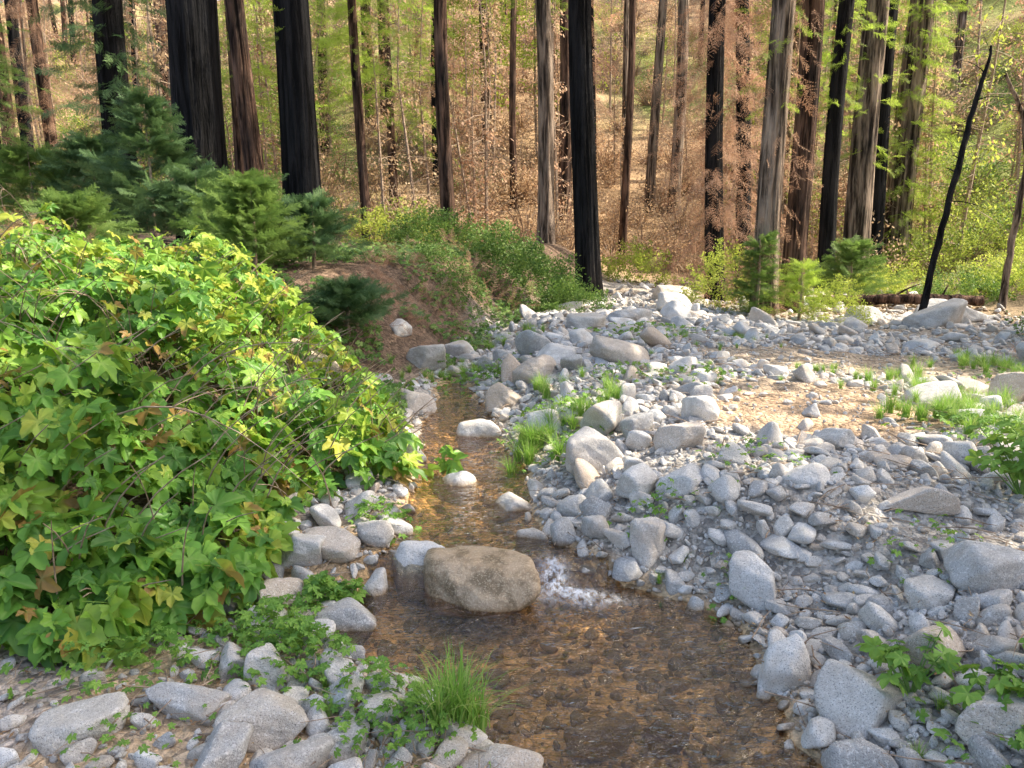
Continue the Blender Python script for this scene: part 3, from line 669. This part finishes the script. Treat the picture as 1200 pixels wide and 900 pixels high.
for i in range(4):
    r=np.random.default_rng(i); pts=np.cumsum(np.vstack([[0,0,0],r.normal([.25,0,0],[.03,.06,.03],(4,3))]),0)-[.5,0,0]; tw.append(make_mesh('twig_%d'%i,[tube(pts,[.010,.012,.010,.008,.004],4)],[woodmat],smooth=True))
n=3000; yy=1.7+13*rng.random(n)**1.4; xx=np.interp(yy,*XB)-1.8+rng.random(n)*(.7*yy+4); k=np.array([not(np.interp(b,*XL)<a<np.interp(b,*XR) and b<6) for a,b in zip(xx,yy)]); xx=xx[k];yy=yy[k];n=len(xx)
scatter('twig_litter',tw,np.stack([xx,yy,H(xx,yy)+rng.uniform(.01,.06,n)],1),np.stack([rng.normal(0,.2,n),rng.normal(0,.2,n),rng.uniform(0,6.28,n)],1),rng.uniform(.05,.3,n))
# fallen brown needles / leaves
ll=[]
for i in range(3):
    r=np.random.default_rng(40+i); v=np.array([[0,0,0],[.22,.5,.05],[0,1,.1],[-.22,.5,.05]]); k_=14; Pp=np.stack([r.normal(0,3,k_),r.normal(0,3,k_),r.uniform(0,.6,k_)],1); dd_=np.stack([r.normal(size=k_),r.normal(size=k_),r.normal(0,.25,k_)],1)
    ll.append(make_mesh('fallen_leaves_%d'%i,[replicate(v,np.array([[0,1,2,3]]),frames(dd_),r.uniform(.5,1.3,k_),Pp)],[littermat]))
n=1200; yy=1.7+10*rng.random(n)**1.4; xx=np.interp(yy,*XB)-1.6+rng.random(n)*(.7*yy+3.4); k=np.array([not(np.interp(b,*XL)-.1<a<np.interp(b,*XR)+.1 and b<8) for a,b in zip(xx,yy)]); xx=xx[k];yy=yy[k];n=len(xx)
scatter('leaf_litter',ll,np.stack([xx,yy,H(xx,yy)+.015],1),np.stack([rng.normal(0,.1,n),rng.normal(0,.1,n),rng.uniform(0,6.28,n)],1),rng.uniform(.010,.028,n))
def pole(name,pts,rad,mat,n=12):
    t=np.linspace(0,1,len(pts)); tt=np.linspace(0,1,24); P_=np.stack([np.interp(tt,t,np.array(pts)[:,i]) for i in range(3)],1)
    P_+=rng.normal(0,.008,P_.shape); rr=np.interp(tt,t,rad)*rng.uniform(.9,1.1,24)
    parts=[tube(P_,rr,n)]
    for j in range(9):
        k_=rng.integers(9,23); d=rng.normal(0,1,3); d[2]=abs(d[2])*.6; parts+=branching(P_[k_],d,rng.uniform(.12,.6),rr[k_]*.25,0,[],.3)
    return add_obj(name,make_mesh(name,[catp(parts)],[mat],smooth=True))
z_=H1(6.2,11.7)
pole('leaning_dead_tree',[(6.2,11.7,z_-.1),(6.5,11.8,z_+1.6),(6.85,12.,z_+3.1),(7.1,12.1,z_+4.1)],[.055,.05,.04,.02],barkm['black'])
z_=H1(9.6,15)
pole('curved_dead_tree',[(9.3,14.6,z_-.1),(9.4,14.7,z_+1.2),(9.45,14.6,z_+2.6),(9.3,14.6,z_+3.5),(8.8,14.5,z_+4.2)],[.07,.06,.05,.045,.03],barkm['pale'])
z_=H1(6.8,15); pole('fallen_log',[(6.0,15.2,z_+.12),(7.6,14.6,z_+.22),(8.8,14.4,z_+.2)],[.10,.10,.09],barkm['brown'])

# ------------------------------------------------------------ hillside vegetation
def brush_mesh(name,mat,seed,n=900,twigs=40,tall=1.0,ls=.05,stemmat=None):
    r=np.random.default_rng(seed); nc=16; C=nrm(r.normal(size=(nc,3)))*r.uniform(.2,.85,(nc,1)); C[:,2]=np.abs(C[:,2])*tall+.15
    ci_=r.integers(0,nc,n); P_=C[ci_]+r.normal(0,.18,(n,3)); P_[:,2]=np.maximum(P_[:,2],.02)
    R=frames(r.normal(size=(n,3)),roll=r.uniform(0,6,n)); v=np.array([[0,0,0],[.35,.5,0],[0,1,0],[-.35,.5,0]]); a=replicate(v,np.array([[0,1,2,3]]),R,r.uniform(.5,1.4,n)*ls,P_)
    parts=[]
    for i in range(twigs):
        e=C[r.integers(0,nc)]+r.normal(0,.25,3); parts.append(tube([[0,0,-.1],e*.5+[0,0,.1],e],[.016,.011,.004],3))
    return make_mesh(name,[a,catp(parts)],[mat,stemmat or woodmat],matidx=[0,1])
def sap_mesh(name,mat,seed):
    r=np.random.default_rng(seed); parts=[tube([[0,0,-.3],[r.normal(0,.05),0,2],[r.normal(0,.1),.05,4.5],[r.normal(0,.2),0,7]],[.06,.045,.03,.01],5)]
    lv=[]
    for i in range(70):
        z=r.uniform(.8,6.8); L=r.uniform(.4,1.3)*(1.1-z/9); a_=r.uniform(0,6.28); e=np.array([math.cos(a_)*L,math.sin(a_)*L,z+r.uniform(-.4,.3)]); parts.append(tube([[0,0,z],[e[0]*.5,e[1]*.5,(z+e[2])/2+.05],e],[.012,.008,.003],3))
        for k_ in range(9):
            t=r.uniform(.3,1.05); lv.append([e[0]*t,e[1]*t,z+(e[2]-z)*t-.03])
    lv=np.array(lv)+r.normal(0,.06,(len(lv),3)); n=len(lv); R=frames(r.normal(size=(n,3))+[0,0,-.8]); v=np.array([[0,0,0],[.25,.5,0],[0,1,0],[-.25,.5,0]])
    a=replicate(v,np.array([[0,1,2,3]]),R,r.uniform(.06,.16,n),lv)
    return make_mesh(name,[a,catp(parts)],[mat,woodmat],matidx=[0,1])
hp=[brush_mesh('brush_%d'%i,tan2,i,850,46) for i in range(3)]+[brush_mesh('brush_%d'%(3+i),yelg,20+i,900,20) for i in range(2)]+[brush_mesh('brush_5',shrubg,31,900,20)]+[sap_mesh('brush_%d'%(6+i),[tan,tan2,yelg][i],60+i) for i in range(3)]
n=3000; yy=20.5+75*rng.random(n)**1.25; xx=rng.uniform(-1,1,n)*(.78*yy+6)
nz=fbm(xx*.11,yy*.11,31)+.10*rng.normal(size=n)+.28*sst(8,14,xx)*sst(36,26,yy)+.14*sst(-2,-14,xx)
typ=np.where(nz>.13,rng.integers(3,6,n),rng.integers(0,3,n)); sp=rng.random(n)
typ=np.where(sp<.15,6+rng.integers(0,2,n),typ); typ=np.where(sp>.98,8,typ); typ=np.where((sp>.93)&(sp<.955),5,typ)
keep=~((yy<24)&(xx>1.8)&(xx<5.5)); xx=xx[keep];yy=yy[keep];typ=typ[keep];n=len(xx)
sc=np.where(typ>=6,rng.uniform(.6,1.2,n),rng.uniform(.5,1.7,n))*(1+np.clip(yy-40,0,60)*.015)
scatter('hillside_brush',hp,np.stack([xx,yy,H(xx,yy)-.05],1),np.stack([rng.normal(0,.05,n),rng.normal(0,.05,n),rng.uniform(0,6.28,n)],1),sc,typ)
dt=[]
for i in range(4):
    v,f=tube([[0,0,-1],[.05,0,8],[0,0.1,26]],[.20,.15,.03],8); rg=np.random.default_rng(70+i); P_,D_,S_,_=conifer_pts([3,9,8,16][i],25,[1.8,1.4,1.8,.9][i],.3,[40,22,36,12][i],3,rg,-.05)
    vv,ff=coarse_spray(i); a=replicate(vv,ff,frames(D_,roll=rg.normal(0,.5,len(P_))),S_*1.1,P_); dt.append(make_mesh('distant_tree_%d'%i,[a,(v,f)],[[fir_light,tan,fir_light,tan][i],barkm[['brown','pale','brown','black'][i]]],matidx=[0,1],smooth=False))
n=120; yy=28+60*rng.random(n)**1.1; xx=rng.uniform(-1,1,n)*(.75*yy+5)
scatter('distant_trees',dt,np.stack([xx,yy,H(xx,yy)],1),np.stack([rng.normal(0,.03,n),rng.normal(0,.03,n),rng.uniform(0,6,n)],1),rng.uniform(.4,1.05,n),rng.choice([0,1,2,3],n,p=[.15,.2,.2,.45]))
# ------------------------------------------------------------ unseen broadleaf trees right of the viewpoint, added to shade the foreground
def canopy_mesh(name,seed):
    r=np.random.default_rng(seed); nc=40; C=nrm(r.normal(size=(nc,3)))*r.uniform(.25,1,(nc,1))*np.array([4.0,4.0,3.0])+[0,0,12]
    n=5000; P_=C[r.integers(0,nc,n)]+r.normal(0,.65,(n,3)); R=frames(r.normal(size=(n,3))*[1,1,.5]); v=np.array([[0,0,0],[.35,.5,0],[0,1,0],[-.35,.5,0]])
    a=replicate(v,np.array([[0,1,2,3]]),R,r.uniform(.25,.5,n),P_)
    parts=[tube([[0,0,-.5],[.1,0,5],[0,.1,11]],[.35,.28,.15],12)]+[tube([[0,0,r.uniform(6,10)],c*.6+[0,0,4.6],c],[.12,.08,.02],6) for c in C[:20]]
    return make_mesh(name,[a,catp(parts)],[yelg,barkm['brown']],matidx=[0,1])
cm=[canopy_mesh('alder_%d'%i,80+i) for i in range(2)]
for i,(tx,ty,s) in enumerate([(9.5,2.6,1),(13.8,1.5,1),(7.9,10.2,.72),(14.6,11.4,.66)]):  # out of view, spaced so crowns block the sun and leave gaps
    add_obj('alder_tree',cm[i%2],loc=(tx,ty,H1(tx,ty)),rot=(0,0,i*1.3),scale=(s,s,s))

# ------------------------------------------------------------ light, sky, camera
S=np.array([.67,.12,.73]); S/=np.linalg.norm(S)
el=math.asin(S[2]); az=math.atan2(S[0],S[1])
w=bpy.data.worlds.new('World'); scene.world=w; w.use_nodes=True; nt=w.node_tree
bg=nt.nodes['Background']; sk=nt.nodes.new('ShaderNodeTexSky'); sk.sky_type='NISHITA'; sk.sun_disc=False; sk.sun_elevation=el; sk.sun_rotation=az
sk.dust_density=4; sk.ozone_density=.6
nt.links.new(sk.outputs[0],bg.inputs[0]); bg.inputs[1].default_value=.38
from mathutils import Vector
L=bpy.data.lights.new('sun','SUN'); L.energy=10; L.angle=math.radians(.5); L.color=(1,.89,.72)
lo=bpy.data.objects.new('sun',L); scene.collection.objects.link(lo); lo.rotation_euler=Vector(S.tolist()).to_track_quat('Z','Y').to_euler(); lo.location=(20,-10,30)
cam=bpy.data.cameras.new('camera'); cam.lens=27.0; cam.sensor_width=36; cam.clip_end=1000; cam.clip_start=.05
co=bpy.data.objects.new('camera',cam); scene.collection.objects.link(co); co.location=(0,0,1.7); co.rotation_euler=(math.radians(90-11.0),0,0); scene.camera=co
scene.view_settings.view_transform='Standard'; scene.view_settings.look='None'; scene.view_settings.exposure=0
